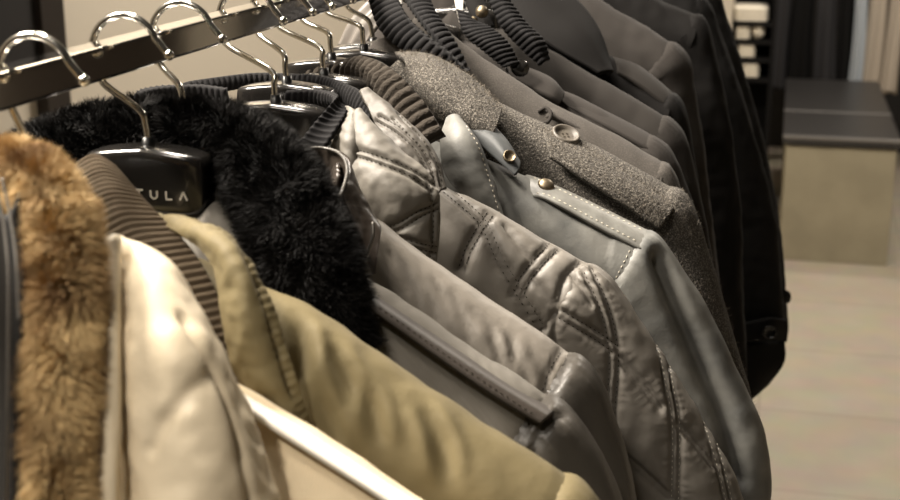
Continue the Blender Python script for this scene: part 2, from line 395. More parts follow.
# ------------------------------------------------------------------ coats
class Coat: pass
def coat(name, label, cat, Y, crest_px, sleeve_px, m, d=.03, hr=.04, L=.55, ra=.075, rz=.055, wr=.003, wscale=22, slm=None, neck_dx=.055, puff=.003,
         grooves=(), groove_w=.006, groove_d=.004, sleeve_len=.58, seam_gather=.0005, folds=(), fold_w=.006, fold_d=.0024, back=None, stretch=3.0, seed=0):
    c = Coat(); c.Y = Y; NS, nv = (320, 240) if len(grooves) > 9 else (200, 112)
    db = back if back else d
    cp = np.array([at(x, y, Y) for x, y in crest_px])[:, [0, 2]]
    sp = np.array([at(x, y, Y) for x, y in sleeve_px])[:, [0, 2]]
    # carry the shoulder line back to the neck
    nx = XC + neck_dx
    if cp[0][0] > nx + .01:
        sl = (cp[1] - cp[0]); sl = sl[1] / sl[0] * .8
        cp = np.vstack([[nx, cp[0][1] + sl * (nx - cp[0][0])], cp])
    else: nx = cp[0][0]
    t = thing(name, label, cat, (XC, Y, cp[0][1]))
    c.root = t
    C1 = cr(cp, 60)
    def crest(u):
        a = abs(u); f = .14
        if a < f:
            x = (C1[0][0] - XC) * a / f; z = C1[0][1] - .028 * (1 - (a / f) ** 2)
        else:
            k = (a - f) / (1 - f) * 59; x = np.interp(k, range(60), C1[:, 0]) - XC; z = np.interp(k, range(60), C1[:, 1])
        return (XC + x, z) if u >= 0 else (XC - .86 * x, z - .10 * max(0, a - f) - .05 * float(smooth(0, f, a)))      # the far side hangs a little lower
    c.crest = crest
    def body_grid():
        us = np.r_[np.linspace(-1, -.05, 34), np.linspace(0, 1, 100)]
        ta = np.r_[np.linspace(0, .3, 26), .3 + .7 * np.linspace(0, 1, 62)[1:] ** 1.5]
        tv = np.r_[-ta[::-1], ta[1:]]
        X = np.array([crest(u) for u in us])
        a = np.abs(tv); th = np.minimum(a / .3, 1) * math.pi / 2
        drop = np.where(a < .3, hr * (1 - np.cos(th)), hr + L * np.clip((a - .3) / .7, 0, 1))
        side = np.where(tv < 0, -d, db) * np.sin(th)
        low = smooth(.012, .15, drop)                              # below the armhole the body draws in
        U = us[:, None]; A = np.abs(U)
        xx = XC + (X[:, 0:1] - XC) * (1 - .30 * low[None] * smooth(.45, 1, A))
        fall = smooth(.02, .10, drop)[None]
        dep = (1 - fall * np.clip(A, 0, 1) ** 16 * .97)
        topz = X[:, 1:2] - .55 * fall * 0
        zz = topz - drop[None]
        # neckline: the middle opens under the collar
        # hem level for all columns
        hem = C1[0][1] - hr - L
        k = np.clip((drop[None] - hr) / L, 0, 1)
        zz = np.where(drop[None] > hr, (topz - hr) * (1 - k) + hem * k, zz)
        yy = Y + side[None] * dep * (1 + .15 * k)
        P = np.stack([xx + 0 * zz, yy, zz], -1)
        return P
    B = body_grid()
    def wrinkle(P, closed=False):
        N = gnormals(P, closed)
        q = P.copy(); q[..., 2] /= stretch; q[..., 1] *= .6; q += seed * 3.1
        dd = wr * (noise(q * wscale) + .6 * noise(q * wscale * 2.3 + 5) + .35 * noise(P * wscale * 3.1 + 9))
        return P, N, dd
    P, N, dd = wrinkle(B)
    ori = np.sign(((N * (P - np.array([XC, Y, 0]))[..., :])[..., 1]).sum()); N = N * (ori if ori else 1)
    edge = smooth(0, .06, 1 - np.abs(np.linspace(-1, 1, P.shape[0])))[:, None]
    P = P + N * (dd * edge)[..., None]
    # sleeve
    S = cp[-1]
    out = np.vstack([cp[-2] + (S - cp[-2]) * max(0, 1 - .032 / np.linalg.norm(S - cp[-2])), S, sp])
    O = cr(out, 90)
    s = np.r_[0, np.cumsum(np.linalg.norm(np.diff(O, axis=0), axis=1))]
    if s[-1] < sleeve_len:
        dirn = O[-1] - O[-4]; dirn /= np.linalg.norm(dirn); pts = [O[-1]]; 
        for k in range(12):
            dirn = dirn * .8 + np.array([.02, -1]) * .2; dirn /= np.linalg.norm(dirn); pts.append(pts[-1] + dirn * (sleeve_len - s[-1]) / 12)
        O = cr(np.vstack([O[::6], pts]), NS)
    else: O = cr(O, NS)
    s = np.r_[0, np.cumsum(np.linalg.norm(np.diff(O, axis=0), axis=1))]; sl = s / s[-1]
    T = np.gradient(O, axis=0); T /= np.linalg.norm(T, axis=1)[:, None]
    In = np.stack([T[:, 1], -T[:, 0]], 1)
    an = np.linspace(0, 2 * math.pi, nv, endpoint=False)
    rad = ra + (rz - ra) * sl
    grow = -.007 * (1 - smooth(.012, .036, s)) + puff * np.exp(-((s - .045) / .03) ** 2) * smooth(.02, .036, s)
    ca, sa = np.cos(an), np.sin(an)
    ca = np.sign(ca) * np.abs(ca) ** .85; sa = np.sign(sa) * np.abs(sa) ** .8
    cen = O + In * (rad[:, None] * 1.0)
    Gs = np.zeros((NS, nv, 3))
    dd_ = np.minimum(d, db) * (1 + .25 * np.sin(np.clip(sl * 3, 0, 1) * math.pi) * 0) * (1 - .05 * sl)
    off = -(rad + grow)[:, None] * ca[None]
    Gs[..., 0] = cen[:, 0:1] + In[:, 0:1] * off; Gs[..., 2] = cen[:, 1:2] + In[:, 1:2] * off
    Gs[..., 1] = Y + (dd_ + grow)[:, None] * sa[None] * np.where(sa[None] < 0, 1, db / d if db < d else 1)
    close = np.clip(1 - sl, 0, 1)
    Ns = gnormals(Gs, True); cc = Gs.mean(1, keepdims=True); sg = np.sign((Ns * (Gs - cc)).sum()); Ns *= sg
    q = Gs.copy(); q[..., 2] /= stretch * .8; q += seed * 5.7 + 11
    dds = wr * 1.15 * (noise(q * wscale) + .6 * noise(q * wscale * 2.1 + 3) + .4 * noise(Gs * wscale * 2.9))
    gat = seam_gather * np.sin(an * 40)[None] * (np.exp(-((s - .042) / .014) ** 2))[:, None]
    Gs = Gs + Ns * (dds * smooth(.0, .06, sl)[:, None] + gat)[..., None]
    c.N, c.Ns = N, Ns
    # quilting / seams: press lines into the cloth
    gl = []
    for g in grooves:
        for which, A_, cl in (('b', P, False), ('s', Gs, True)):
            Lp, _ = trace(bvh_of(A_, cl), g)
            if Lp is not None: gl.append(Lp)
    if gl:
        from mathutils.kdtree import KDTree
        kd = KDTree(sum(len(g) for g in gl)); i = 0; arc_ = np.concatenate([np.r_[0, np.cumsum(np.linalg.norm(np.diff(g, axis=0), axis=1))] for g in gl])
        for g in gl:
            for p in g: kd.insert(p, i); i += 1
        kd.balance()
        for A_, N_ in ((P, N), (Gs, Ns)):
            f = A_.reshape(-1, 3); nn = N_.reshape(-1, 3); lo = f[:, 0] > XC + .05
            for k in np.nonzero(lo)[0]:
                _, ix, dist = kd.find(f[k])
                if dist < .012: f[k] = f[k] + nn[k] * (.00028 * math.sin(2 * math.pi * arc_[ix] / .0075 + 3 * math.sin(arc_[ix] * 190)) * math.exp(-((dist - .004) / .004) ** 2))
                if dist < .04: f[k] = f[k] + nn[k] * (groove_d * (-math.exp(-(dist / (groove_w * .45)) ** 2) + .55 * (1 - math.exp(-(dist / (groove_w * 2)) ** 2)) * math.exp(-(dist / .035) ** 2)))
    for g in folds:
        for A_, N_, cl in ((P, N, False), (Gs, Ns, True)):
            Lp, _ = trace(bvh_of(A_, cl), g)
            if Lp is None: continue
            f = A_.reshape(-1, 3); nn = N_.reshape(-1, 3); dm = np.full(len(f), 9.0); tl = np.zeros(len(f))
            for i, p in enumerate(Lp):
                e = np.sqrt(((f - p) ** 2).sum(1)); m_ = e < dm; dm[m_] = e[m_]; tl[m_] = i / (len(Lp) - 1)
            k = np.sin(np.clip(tl, .02, .98) * math.pi) ** .7
            f += nn * (fold_d * k * (np.exp(-((dm - fold_w * 1.7) / (fold_w * .8)) ** 2) * .6 - np.exp(-(dm / fold_w) ** 2)))[:, None]
    c.P, c.Gs = P, Gs
    uvB = np.stack(np.meshgrid(np.linspace(0, 1, P.shape[1]), np.linspace(0, .6, P.shape[0])), -1)
    uvB = np.stack([P[..., 0], P[..., 2]], -1)
    c.body = link('body', P.reshape(-1, 3), gfaces(P.shape[0], P.shape[1]), m, t, uvs=uvB.reshape(-1, 2))
    uvS = np.stack([Gs[..., 0], Gs[..., 2]], -1)
    fs = gfaces(NS, nv, True) + [tuple(range(nv)), tuple(range((NS - 1) * nv, NS * nv))[::-1]]
    c.sleeve = link('sleeve', Gs.reshape(-1, 3), fs, slm or m, t, uvs=uvS.reshape(-1, 2))
    Gm = Gs.copy(); Gm[..., 0] = XC - .86 * (Gm[..., 0] - XC); Gm[..., 2] -= .136
    link('sleeve', Gm[::4, ::4].reshape(-1, 3), gfaces(NS // 4, nv // 4, True, True), slm or m, t, uvs=uvS[::4, ::4].reshape(-1, 2))
    c.bb = bvh_of(P); c.bs = bvh_of(Gs, True); c.d = d
    return c

def stitches(c, lines, m, extra=None, name='stitching', **kw):
    V, Fc = [], []
    surf = extra if extra else [c.bb, c.bs]
    for ln in lines:
        Lp, Nn = trace(surf, ln)
        if Lp is not None: dashes(V, Fc, Lp, Nn, **kw)
    if V: return link(name, V, Fc, m, c.root if not kw.get('p') else kw['p'])

def pair(line, off):
    """two parallel stitch lines"""
    Q = cr(line, 14); T = np.gradient(Q, axis=0); T /= np.linalg.norm(T, axis=1)[:, None]; n = np.stack([-T[:, 1], T[:, 0]], 1)
    return [[tuple(p) for p in Q + n * off / 2], [tuple(p) for p in Q - n * off / 2]]

def patch_grid(rows, nu, nv):
    R = [cr([at(*p) for p in r], nu) for r in rows]
    R = np.array(R)                                       # rows x nu x 3
    out = np.zeros((nu, nv, 3))
    for i in range(nu): out[i] = cr(R[:, i], nv)
    return out
def patch(name, rows, m, parent, nu=60, nv=30, thick=.003, bulge=0.0, ribs=0, rib_d=.0015, wr=0.0, wscale=40, gather=None, grooves=(), gd=.003, gw=.006, mirror=None, uv=True, seed=0, edge_roll=.0, rib_v=0):
    """cloth piece: rows of (picture x, picture y, distance) joined into a curved sheet with thickness"""
    P = patch_grid(rows, nu, nv); N = gnormals(P)
    tocam = np.array([0, 0, HC]) - P
    if (N * tocam).sum() < 0: N = -N
    uu = np.linspace(0, 1, nu)[:, None]; vv = np.linspace(0, 1, nv)[None]
    disp = bulge * np.sin(math.pi * vv) * np.ones_like(uu)
    if ribs: disp = disp + abs(rib_d) * (2 * np.abs(np.sin(uu * ribs * math.pi)) ** .6 - 1) * np.ones_like(vv)
    if rib_v: disp = disp + rib_d * np.cos(vv * rib_v * 2 * math.pi) * np.ones_like(uu)
    if wr:
        q = P * wscale + seed; disp = disp + wr * (noise(q) + .6 * noise(q * 2.2 + 3) + .4 * noise(q * 4.1))
    if gather:
        v0, v1, k, amp = gather; win = smooth(v0, v0 + .08, vv) * (1 - smooth(v1 - .06, v1, vv) * .5)
        disp = disp + amp * np.sin(uu * k * 2 * math.pi + 2.0 * noise(np.stack([uu * 9 + 0 * vv, vv * 3 + 0 * uu, 0 * uu + 0 * vv], -1))) * win
    P = P + N * disp[..., None]
    if len(grooves):
        b = bvh_of(P); G = [trace(b, g)[0] for g in grooves]; G = [g for g in G if g is not None]
        if G:
            A = np.vstack(G); f = P.reshape(-1, 3); n2 = N.reshape(-1, 3)
            for k in range(len(f)):
                dm = np.sqrt(((A - f[k]) ** 2).sum(1).min()); f[k] = f[k] + n2[k] * gd * (-math.exp(-(dm / (gw * .45)) ** 2) + .5 * (1 - math.exp(-(dm / (gw * 2)) ** 2)))
    # closed sheet: front, back, rim
    Bk = P - N * thick
    V = np.vstack([P.reshape(-1, 3), Bk.reshape(-1, 3)]); n = nu * nv
    Fc = gfaces(nu, nv) + gfaces(nu, nv, False, True, n)
    rim = [i * nv for i in range(nu)] + [(nu - 1) * nv + j for j in range(1, nv)] + [i * nv + nv - 1 for i in range(nu - 2, -1, -1)] + [j for j in range(nv - 2, 0, -1)]
    for a, b in zip(rim, rim[1:] + rim[:1]): Fc.append((a, b, n + b, n + a))
    uvs = np.stack(np.broadcast_arrays(uu * np.linalg.norm(P[-1, 0] - P[0, 0]), vv * np.linalg.norm(P[0, -1] - P[0, 0])), -1).reshape(-1, 2); uvs = np.vstack([uvs, uvs])
    o = link(name, V, Fc, m, parent, uvs=uvs)
    me = o.data
    import bmesh
    bm = bmesh.new(); bm.from_mesh(me); bmesh.ops.recalc_face_normals(bm, faces=bm.faces); bm.to_mesh(me); bm.free()
    if mirror is not None:
        V2 = V.copy(); V2[:, 0] = 2 * mirror - V2[:, 0]
        o2 = link(name, V2, [f[::-1] for f in Fc], m, parent, uvs=uvs)
        bm = bmesh.new(); bm.from_mesh(o2.data); bmesh.ops.recalc_face_normals(bm, faces=bm.faces); bm.to_mesh(o2.data); bm.free()
    o['_'] = 1; del o['_']
    return o, P, N, bvh_of(P)

def button(name, pos, nrm, r, m, parent, holes=4, rim=.25, h=.0032):
    n = Vector(nrm).normalized(); n = (n + .35 * (CAM - Vector(pos)).normalized()).normalized(); q = n.to_track_quat('Z', 'Y').to_matrix()
    prof = [(0, .35), (.55, .35), (.72, .55), (.82, .95), (.93, 1.0), (1.0, .7), (1.0, .1), (.9, 0), (0, 0)]
    if not holes: prof = [(0, 1.0), (.3, .97), (.55, .86), (.75, .68), (.9, .45), (1.0, .2), (1.0, 0), (0, 0)]
    nv = 36; V = []
    for pr, pz in prof:
        for j in range(nv):
            a = 2 * math.pi * j / nv; V.append(np.array(pos) + np.array(q @ Vector((r * pr * math.cos(a), r * pr * math.sin(a), h * pz))))
    o = link(name, V, gfaces(len(prof), nv, True), m, parent)
    if holes:
        V, Fc = [], []
        for a in range(holes):
            an = a * 2 * math.pi / holes + .6; c = np.array(pos) + np.array(q @ Vector((r * .22 * math.cos(an), r * .22 * math.sin(an), h * .37)))
            k = len(V)
            for j in range(10):
                b = 2 * math.pi * j / 10; V.append(c + np.array(q @ Vector((r * .09 * math.cos(b), r * .09 * math.sin(b), 0.0002))))
            Fc.append(tuple(range(k, k + 10)))
        link('thread_hole', V, Fc, M['thread_dark'], o)
    return o

def fur(name, G, closed, m, base_m, parent, count, length, width=.0005, droop=.35, clump=.4, region=None, base_name='fur_backing', seed=1):
    """a pile of tapering hairs standing on the surface G; returned as one part"""
    rg = np.random.default_rng(seed)
    N = gnormals(G, closed); c = G.mean(1, keepdims=True) if closed else None
    if closed:
        sg = np.sign((N * (G - c)).sum(-1, keepdims=True)); N = N * np.where(sg == 0, 1, sg)
    else:
        toc = np.array([0, 0, HC]) - G
        if (N * toc).sum() < 0: N = -N
    nu, nv = G.shape[:2]
    du = np.linalg.norm(np.cross(np.gradient(G, axis=0), (np.roll(G, -1, 1) - G)), axis=-1)
    pr = (du.ravel() + 1e-12); pr /= pr.sum()
    idx = rg.choice(nu * nv, count, p=pr); iu, iv = idx // nv, idx % nv
    fu, fv = rg.random(count), rg.random(count)
    iu2 = np.minimum(iu + 1, nu - 1); iv2 = (iv + 1) % nv if closed else np.minimum(iv + 1, nv - 1)
    lerp = lambda A: (A[iu, iv] * ((1 - fu) * (1 - fv))[:, None] + A[iu2, iv] * (fu * (1 - fv))[:, None] + A[iu, iv2] * ((1 - fu) * fv)[:, None] + A[iu2, iv2] * (fu * fv)[:, None])
    p, n = lerp(G), lerp(N)
    cl = np.stack([noise(p * 70), noise(p * 70 + 20), noise(p * 70 + 40)], 1) * 1.6
    d = n + clump * cl + rg.normal(size=(count, 3)) * .22; d /= np.linalg.norm(d, axis=1)[:, None]
    ln = length * (.55 + .6 * rg.random(count))[:, None]
    dr = np.array([0.0, 0, -1]) * droop
    p1 = p + d * ln * .5 + dr * ln * .12; p2 = p + d * ln + dr * ln * .5 + cl * ln * .15
    view = np.array([0, 0, HC]) - p; side = np.cross(d, rg.normal(size=(count, 3))); side /= np.linalg.norm(side, axis=1)[:, None] + 1e-9
    wv = width * (.6 + .8 * rg.random(count))[:, None]
    V = np.stack([p - side * wv, p + side * wv, p1 - side * wv * .8, p1 + side * wv * .8, p2], 1).reshape(-1, 3)
    k = np.arange(count) * 5
    Fc = np.concatenate([np.stack([k, k + 1, k + 3, k + 2], 1)]).tolist() + np.stack([k + 2, k + 3, k + 4], 1).tolist()
    base = link(base_name, G.reshape(-1, 3), gfaces(nu, nv, closed), base_m, parent)
    o = link(name, V, Fc, m, parent)
    return o, base

# ------------------------------------------------------------------ the coats, nearest first
def ring(name, top, bot, m, c, ribs=40, rib_d=.0012, thick=.004, nu=150, nv=10, bulge=.002, mir=True, **kw):
    o, P, N, b = patch(name, [top, bot], m, c.root, nu=nu, nv=nv, thick=thick, ribs=ribs, rib_d=rib_d, bulge=bulge, mirror=XC + .004 if mir else None, **kw)
    return P, b

# cream down jacket with the tan fur edge
Y = .56
c0 = coat('down_jacket', 'cream padded jacket with tan fur trim, nearest the camera', 'jacket', Y,
          [(200, 368), (240, 393), (330, 448), (415, 501), (500, 552)], [(560, 600), (620, 670), (650, 760)], M['cream_knit'], slm=M['cream'], d=.03, wr=.002, seed=1)
patch('shoulder_trim', [[(226, 383, .561), (300, 427, .561), (372, 473, .561), (450, 523, .561)], [(229, 389, .550), (300, 433, .550), (372, 479, .550), (447, 529, .550)], [(231, 396, .541), (300, 441, .541), (372, 487, .541), (443, 535, .541)]], M['white'], c0.root, nu=60, nv=14, thick=.003, bulge=.0008)
hood, hP, hN, hb = patch('hood', [[(122, 238, .545), (122, 300, .515), (122, 380, .50), (124, 450, .49), (126, 530, .48), (130, 700, .465)],
                 [(150, 262, .535), (158, 320, .50), (165, 400, .485), (170, 460, .48), (175, 535, .47), (185, 705, .455)],
                 [(176, 296, .535), (195, 345, .505), (212, 405, .495), (225, 460, .49), (235, 535, .485), (250, 705, .47)],
                 [(196, 325, .545), (222, 362, .53), (244, 402, .525), (262, 455, .52), (285, 530, .515), (310, 705, .505)]],
      M['cream'], c0.root, nu=90, nv=60, thick=.004, bulge=.006, wr=.0035, wscale=26, gather=(.74, 1.0, 13, .0005),
      grooves=[[(184, 318), (205, 352), (225, 395), (238, 440), (252, 500)], [(215, 372), (190, 392), (165, 420), (150, 450)]], gd=.003, gw=.007)
patch('front_edge', [[(101, 262, .52), (99, 330, .50), (97, 420, .485), (94, 530, .47), (90, 700, .455)], [(112, 236, .525), (112, 330, .495), (112, 420, .48), (108, 530, .465), (106, 700, .45)], [(120, 250, .535), (119, 330, .51), (118, 420, .495), (116, 530, .485), (116, 700, .47)]], M['cream'], c0.root, nu=60, nv=14, thick=.003, bulge=.003)
# fur roll along the front edge
fp = [at(-60, 215, .56), at(-20, 178, .545), at(20, 172, .53), at(52, 200, .515), at(64, 250, .50), at(64, 320, .485), at(60, 400, .475), at(58, 480, .465), at(56, 580, .45), at(54, 720, .435)]
fG = tube_grid(cr(fp, 120), np.interp(np.linspace(0, 1, 120), [0, .15, .3, .5, 1], [.010, .0105, .0115, .0110, .0105]), 30)
f_, fb_ = fur('fur_trim', fG, True, M['tanfur'], M['tanbase'], c0.root, 78000, .0095, .00026, droop=.55, clump=.9, seed=3)
fb_['label'] = 'brown backing under the tan fur'
# dark placket with a zip inside the fur edge
patch('placket', [[(-6, 205, .50), (-4, 300, .485), (-4, 400, .47), (-4, 540, .455), (-4, 700, .44)], [(8, 215, .495), (14, 300, .478), (16, 400, .463), (16, 540, .448), (16, 700, .433)], [(20, 190, .503), (24, 300, .478), (24, 400, .468), (22, 540, .453), (22, 700, .438)]], M['leather_black'], c0.root, nu=60, nv=14, thick=.002, bulge=.001)
for q in ([(2, 178, .495), (10, 215, .488), (16, 260, .478), (19, 320, .468)], [(-4, 182, .493), (3, 220, .487), (8, 270, .477), (8, 340, .466), (7, 440, .452), (6, 540, .445)]):
    tube('zip_line', cr([at(*p) for p in q], 60), .0006, M['zip_'], c0.root, 8)

# olive jacket
Y = .63
c1 = coat('field_jacket', 'olive cotton jacket with a wide brown ribbed collar', 'jacket', Y,
          [(262, 288), (300, 307), (400, 372), (500, 438), (568, 483)], [(598, 513), (640, 580), (668, 690)], M['olive'], d=.034, hr=.05, wr=.0032, wscale=20, seed=2, fold_w=.005, fold_d=.0042, folds=[[(297, 318), (304, 350), (300, 385)], [(318, 392), (330, 425), (338, 458)], [(352, 372), (372, 410), (380, 450)], [(420, 402), (440, 440), (448, 482)], [(330, 342), (346, 380), (350, 412)]])
patch('rib_collar', [[(70, 168, .66), (85, 215, .615), (115, 282, .59), (165, 352, .575), (228, 410, .575), (296, 452, .58)],
                     [(95, 160, .67), (122, 215, .625), (162, 280, .60), (205, 345, .588), (250, 400, .586), (300, 444, .588)],
                     [(116, 166, .665), (150, 205, .63), (196, 255, .612), (230, 318, .60), (268, 380, .598), (312, 434, .598)]], M['olive_rib'], c1.root, nu=240, nv=30, thick=.005, ribs=46, rib_d=.0013, bulge=.004)
fl, flP, flN, flb = patch('collar', [[(150, 226, .63), (170, 230, .618), (196, 246, .605), (214, 268, .592), (222, 310, .583), (232, 362, .58), (252, 404, .582), (292, 436, .59)],
                     [(152, 219, .634), (180, 225, .622), (212, 238, .60), (238, 268, .586), (250, 312, .578), (262, 362, .577), (280, 404, .58), (304, 438, .588)],
                     [(154, 214, .638), (192, 222, .630), (228, 234, .612), (252, 262, .60), (270, 300, .592), (285, 345, .588), (300, 390, .588), (315, 434, .592)]],
      M['olive'], c1.root, nu=150, nv=50, thick=.003, bulge=.003, wr=.0032, wscale=34, gather=(.70, 1.0, 40, .0005), grooves=[[(246, 256), (263, 298), (277, 345), (291, 392)]], gd=.002, gw=.004)
hanger(Y, 'black coat hanger hidden in the olive jacket', at(48, 196, Y), c1.crest, dy=-0.01)

# jacket with the black fur collar
Y = .72
c2 = coat('fur_collar_jacket', 'grey twill jacket with a big black fur collar and dark shoulder strap', 'jacket', Y,
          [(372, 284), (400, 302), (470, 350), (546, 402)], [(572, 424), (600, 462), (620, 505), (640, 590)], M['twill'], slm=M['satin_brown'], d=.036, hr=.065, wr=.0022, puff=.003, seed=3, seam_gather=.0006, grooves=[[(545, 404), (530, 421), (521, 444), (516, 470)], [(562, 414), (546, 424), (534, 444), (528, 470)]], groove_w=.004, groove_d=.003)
st, sP, sN, sb = patch('shoulder_strap', [[(366, 287, .722), (430, 329, .722), (500, 376, .722), (556, 410, .718)], [(368, 295, .699), (430, 338, .699), (500, 385, .699), (549, 416, .699)], [(370, 306, .690), (430, 349, .690), (490, 391, .690), (541, 423, .692)]], M['strap'], c2.root, nu=90, nv=16, thick=.003, bulge=.0006)
stitches(c2, [[(378, 307), (430, 344), (490, 386), (536, 416)]], M['thread_dark'], extra=[sb], width=.0005)
stitches(c2, [[(540, 408), (530, 421), (521, 442)]], M['thread_dark'])
pr = [at(x, y, z) for x, y, z in ((150, 138, .765), (200, 136, .762), (246, 150, .752), (275, 188, .728), (299, 238, .705), (321, 287, .692), (343, 326, .685), (368, 352, .684))]
pl = [np.array([2 * (XC + .012) - p[0], p[1], p[2]]) for p in pr[:0:-1]]
fp = cr(pl + pr, 150)
tt = np.linspace(0, 1, 150)
rad = np.interp(np.abs(tt - .5) * 2, [0, .25, .5, .7, .85, 1], [.020, .021, .027, .027, .021, .006])
fG = tube_grid(fp, rad, 36)
f_, fb_ = fur('fur_collar', fG, True, M['fur'], M['furbase'], c2.root, 95000, .0085, .00022, droop=.3, clump=.8, seed=5)
hanger(Y, 'black coat hanger lettered in white inside the black fur collar', at(149, 150, Y), c2.crest, letters=True)

# taupe satin jacket
Y = .79
frnd = random.Random(3); FOLDS = []
for k in range(16):
    q = k / 15 + frnd.uniform(-.02, .02); fx, fy = 388 + 150 * q, 246 + 106 * q; ln = frnd.uniform(28, 58); sl_ = frnd.uniform(.35, .75) - .25 * q
    FOLDS.append([(fx, fy), (fx + ln * sl_ * .45, fy + ln * .5), (fx + ln * sl_ * .8, fy + ln)])
c3 = coat('satin_jacket', 'taupe satin jacket with a dark bound stand collar and zip', 'jacket', Y,
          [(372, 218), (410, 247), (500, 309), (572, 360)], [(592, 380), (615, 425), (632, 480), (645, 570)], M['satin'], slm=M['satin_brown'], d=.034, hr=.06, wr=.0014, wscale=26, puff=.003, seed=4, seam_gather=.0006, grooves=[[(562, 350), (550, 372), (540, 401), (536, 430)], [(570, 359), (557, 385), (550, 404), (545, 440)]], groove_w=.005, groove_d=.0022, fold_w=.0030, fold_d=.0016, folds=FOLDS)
stitches(c3, [[(560, 353), (549, 372), (539, 401)]], M['thread_dark'])
patch('collar', [[(300, 150, .80), (322, 148, .81), (341, 156, .80), (347, 172, .785), (340, 196, .76)], [(300, 168, .80), (322, 170, .81), (350, 178, .80), (362, 200, .78), (360, 236, .755)], [(300, 190, .80), (330, 200, .80), (362, 210, .79), (378, 235, .768), (372, 275, .748)]], M['satin_dark'], c3.root, nu=70, nv=40, thick=.003, bulge=.002, wr=.002, wscale=40)
tube('collar_binding', cr([at(*p) for p in ((300, 150, .798), (322, 148, .808), (340, 154, .80), (347, 170, .783), (340, 196, .757), (326, 214, .75))], 60), .0011, M['satin_brown'], c3.root, 10)
patch('collar_lining', [[(302, 153, .815), (320, 151, .82), (336, 158, .81), (338, 175, .79)], [(302, 175, .82), (318, 178, .82), (330, 186, .80), (330, 200, .785)]], M['satin_dark'], c3.root, nu=60, nv=10, thick=.002, ribs=9, rib_d=.0008)
tube('zip', cr([at(*p) for p in ((373, 222, .752), (373, 236, .748), (368, 252, .745), (362, 268, .742))], 30), .0011, M['zip_'], c3.root, 8)
hanger(Y, 'black coat hanger hidden behind the black fur collar', at(186, 122, Y), c3.crest, dy=0.008)

# light taupe quilted jacket
Y = .885
c4 = coat('quilted_jacket', 'light taupe quilted jacket with black ribbed neck and broad stitched lapel', 'jacket', Y,
          [(380, 232), (430, 270), (500, 318), (572, 368)], [(592, 392), (612, 440), (628, 500)], M['quilt_light'], d=.028, hr=.04, wr=.003, seed=5)
ring('neck_rib', [(285, 92, .915), (315, 91, .912), (333, 97, .89), (326, 110, .868), (300, 146, .85)], [(285, 108, .918), (318, 108, .915), (343, 110, .888), (340, 126, .862), (324, 152, .846)], M['black_rib'], c4, ribs=24, rib_d=.0009)
patch('collar', [[(344, 106, .892), (340, 124, .872), (330, 150, .857), (320, 175, .850)], [(354, 112, .88), (352, 135, .855), (348, 165, .845), (345, 200, .842)], [(366, 122, .878), (368, 150, .86), (368, 180, .85), (368, 215, .848)]], M['quilt_light'], c4.root, nu=50, nv=36, thick=.003, bulge=.003, wr=.0022, wscale=45, gather=(0, .2, 9, .0006))
dd1 = pair([(351, 151), (380, 160), (410, 172), (434, 188)], 7); dd2 = pair([(376, 236), (400, 226), (420, 214), (438, 206)], 6); dd3 = pair([(386, 240), (405, 243), (422, 247), (438, 250)], 6)
dv = pair([(432, 178), (437, 205), (437, 235), (433, 268)], 8)
lp, lpP, lpN, lpb = patch('lapel', [[(352, 118, .872), (350, 150, .85), (354, 188, .838), (370, 226, .832), (398, 256, .832), (412, 276, .835)], [(357, 116, .874), (378, 150, .848), (392, 184, .834), (404, 220, .83), (414, 250, .83), (422, 276, .833)], [(364, 116, .877), (398, 148, .86), (432, 178, .85), (441, 208, .845), (441, 238, .843), (437, 274, .84)]],
      M['quilt_light'], c4.root, nu=130, nv=100, thick=.004, bulge=.005, wr=.0024, wscale=38, grooves=dd1 + dd2 + dd3 + dv, gd=.0028, gw=.005)
stitches(c4, dd1 + dd2 + dd3 + dv, M['thread_dark'], extra=[lpb], length=.0024, gap=.0012, width=.00045)
hanger(Y, 'black coat hanger inside the black ribbed neck of the light quilted jacket', at(276, 106, Y), c4.crest, dy=0.022)

# grey brown quilted jacket
Y = .945
q_lines = (pair([(490, 214), (478, 232), (468, 250), (462, 268)], 6) + pair([(442, 186), (476, 215), (488, 232), (500, 260), (518, 290), (542, 330)], 7)
           + pair([(554, 246), (536, 265), (524, 281), (518, 296)], 10) + pair([(560, 314), (580, 326), (600, 338), (616, 350)], 8))
q_plain = pair([(619, 358), (642, 384), (662, 408)], 5) + pair([(677, 423), (696, 442), (716, 466)], 5) + pair([(614, 450), (642, 474), (668, 498)], 5)
seam = [[(580, 262), (566, 276), (557, 304), (554, 335), (556, 380)]]
fold5 = [[(530, 276), (545, 292), (556, 306)], [(572, 275), (585, 292), (592, 305)], [(505, 226), (522, 248), (535, 262)]]
sleeve_seams = pair([(588, 270), (602, 301), (610, 328), (614, 360), (611, 404), (609, 450), (612, 500)], 9)
bright_seams = pair([(634, 300), (648, 320), (662, 350), (670, 388), (676, 426), (675, 500)], 7) + pair([(690, 380), (706, 420), (720, 465), (730, 505)], 6)
c5 = coat('quilted_jacket', 'dark grey brown quilted satin jacket with double stitched seams over the sleeve', 'jacket', Y,
          [(432, 182), (490, 212), (545, 243), (588, 266)], [(615, 290), (642, 328), (676, 378), (708, 430), (738, 490), (765, 600)], M['quilt'], d=.034, hr=.055, ra=.08, wr=.0020, wscale=24, puff=.002,
          grooves=q_lines + q_plain + seam + fold5 + sleeve_seams + bright_seams, groove_w=.0045, groove_d=.0032, seed=6)
stitches(c5, q_lines + sleeve_seams, M['thread_dark'], length=.0026, gap=.0013, width=.00045)
for seam_line in bright_seams: stitches(c5, [seam_line], M['thread'], name='pale_stitching', length=.0026, gap=.0018, width=.0004)
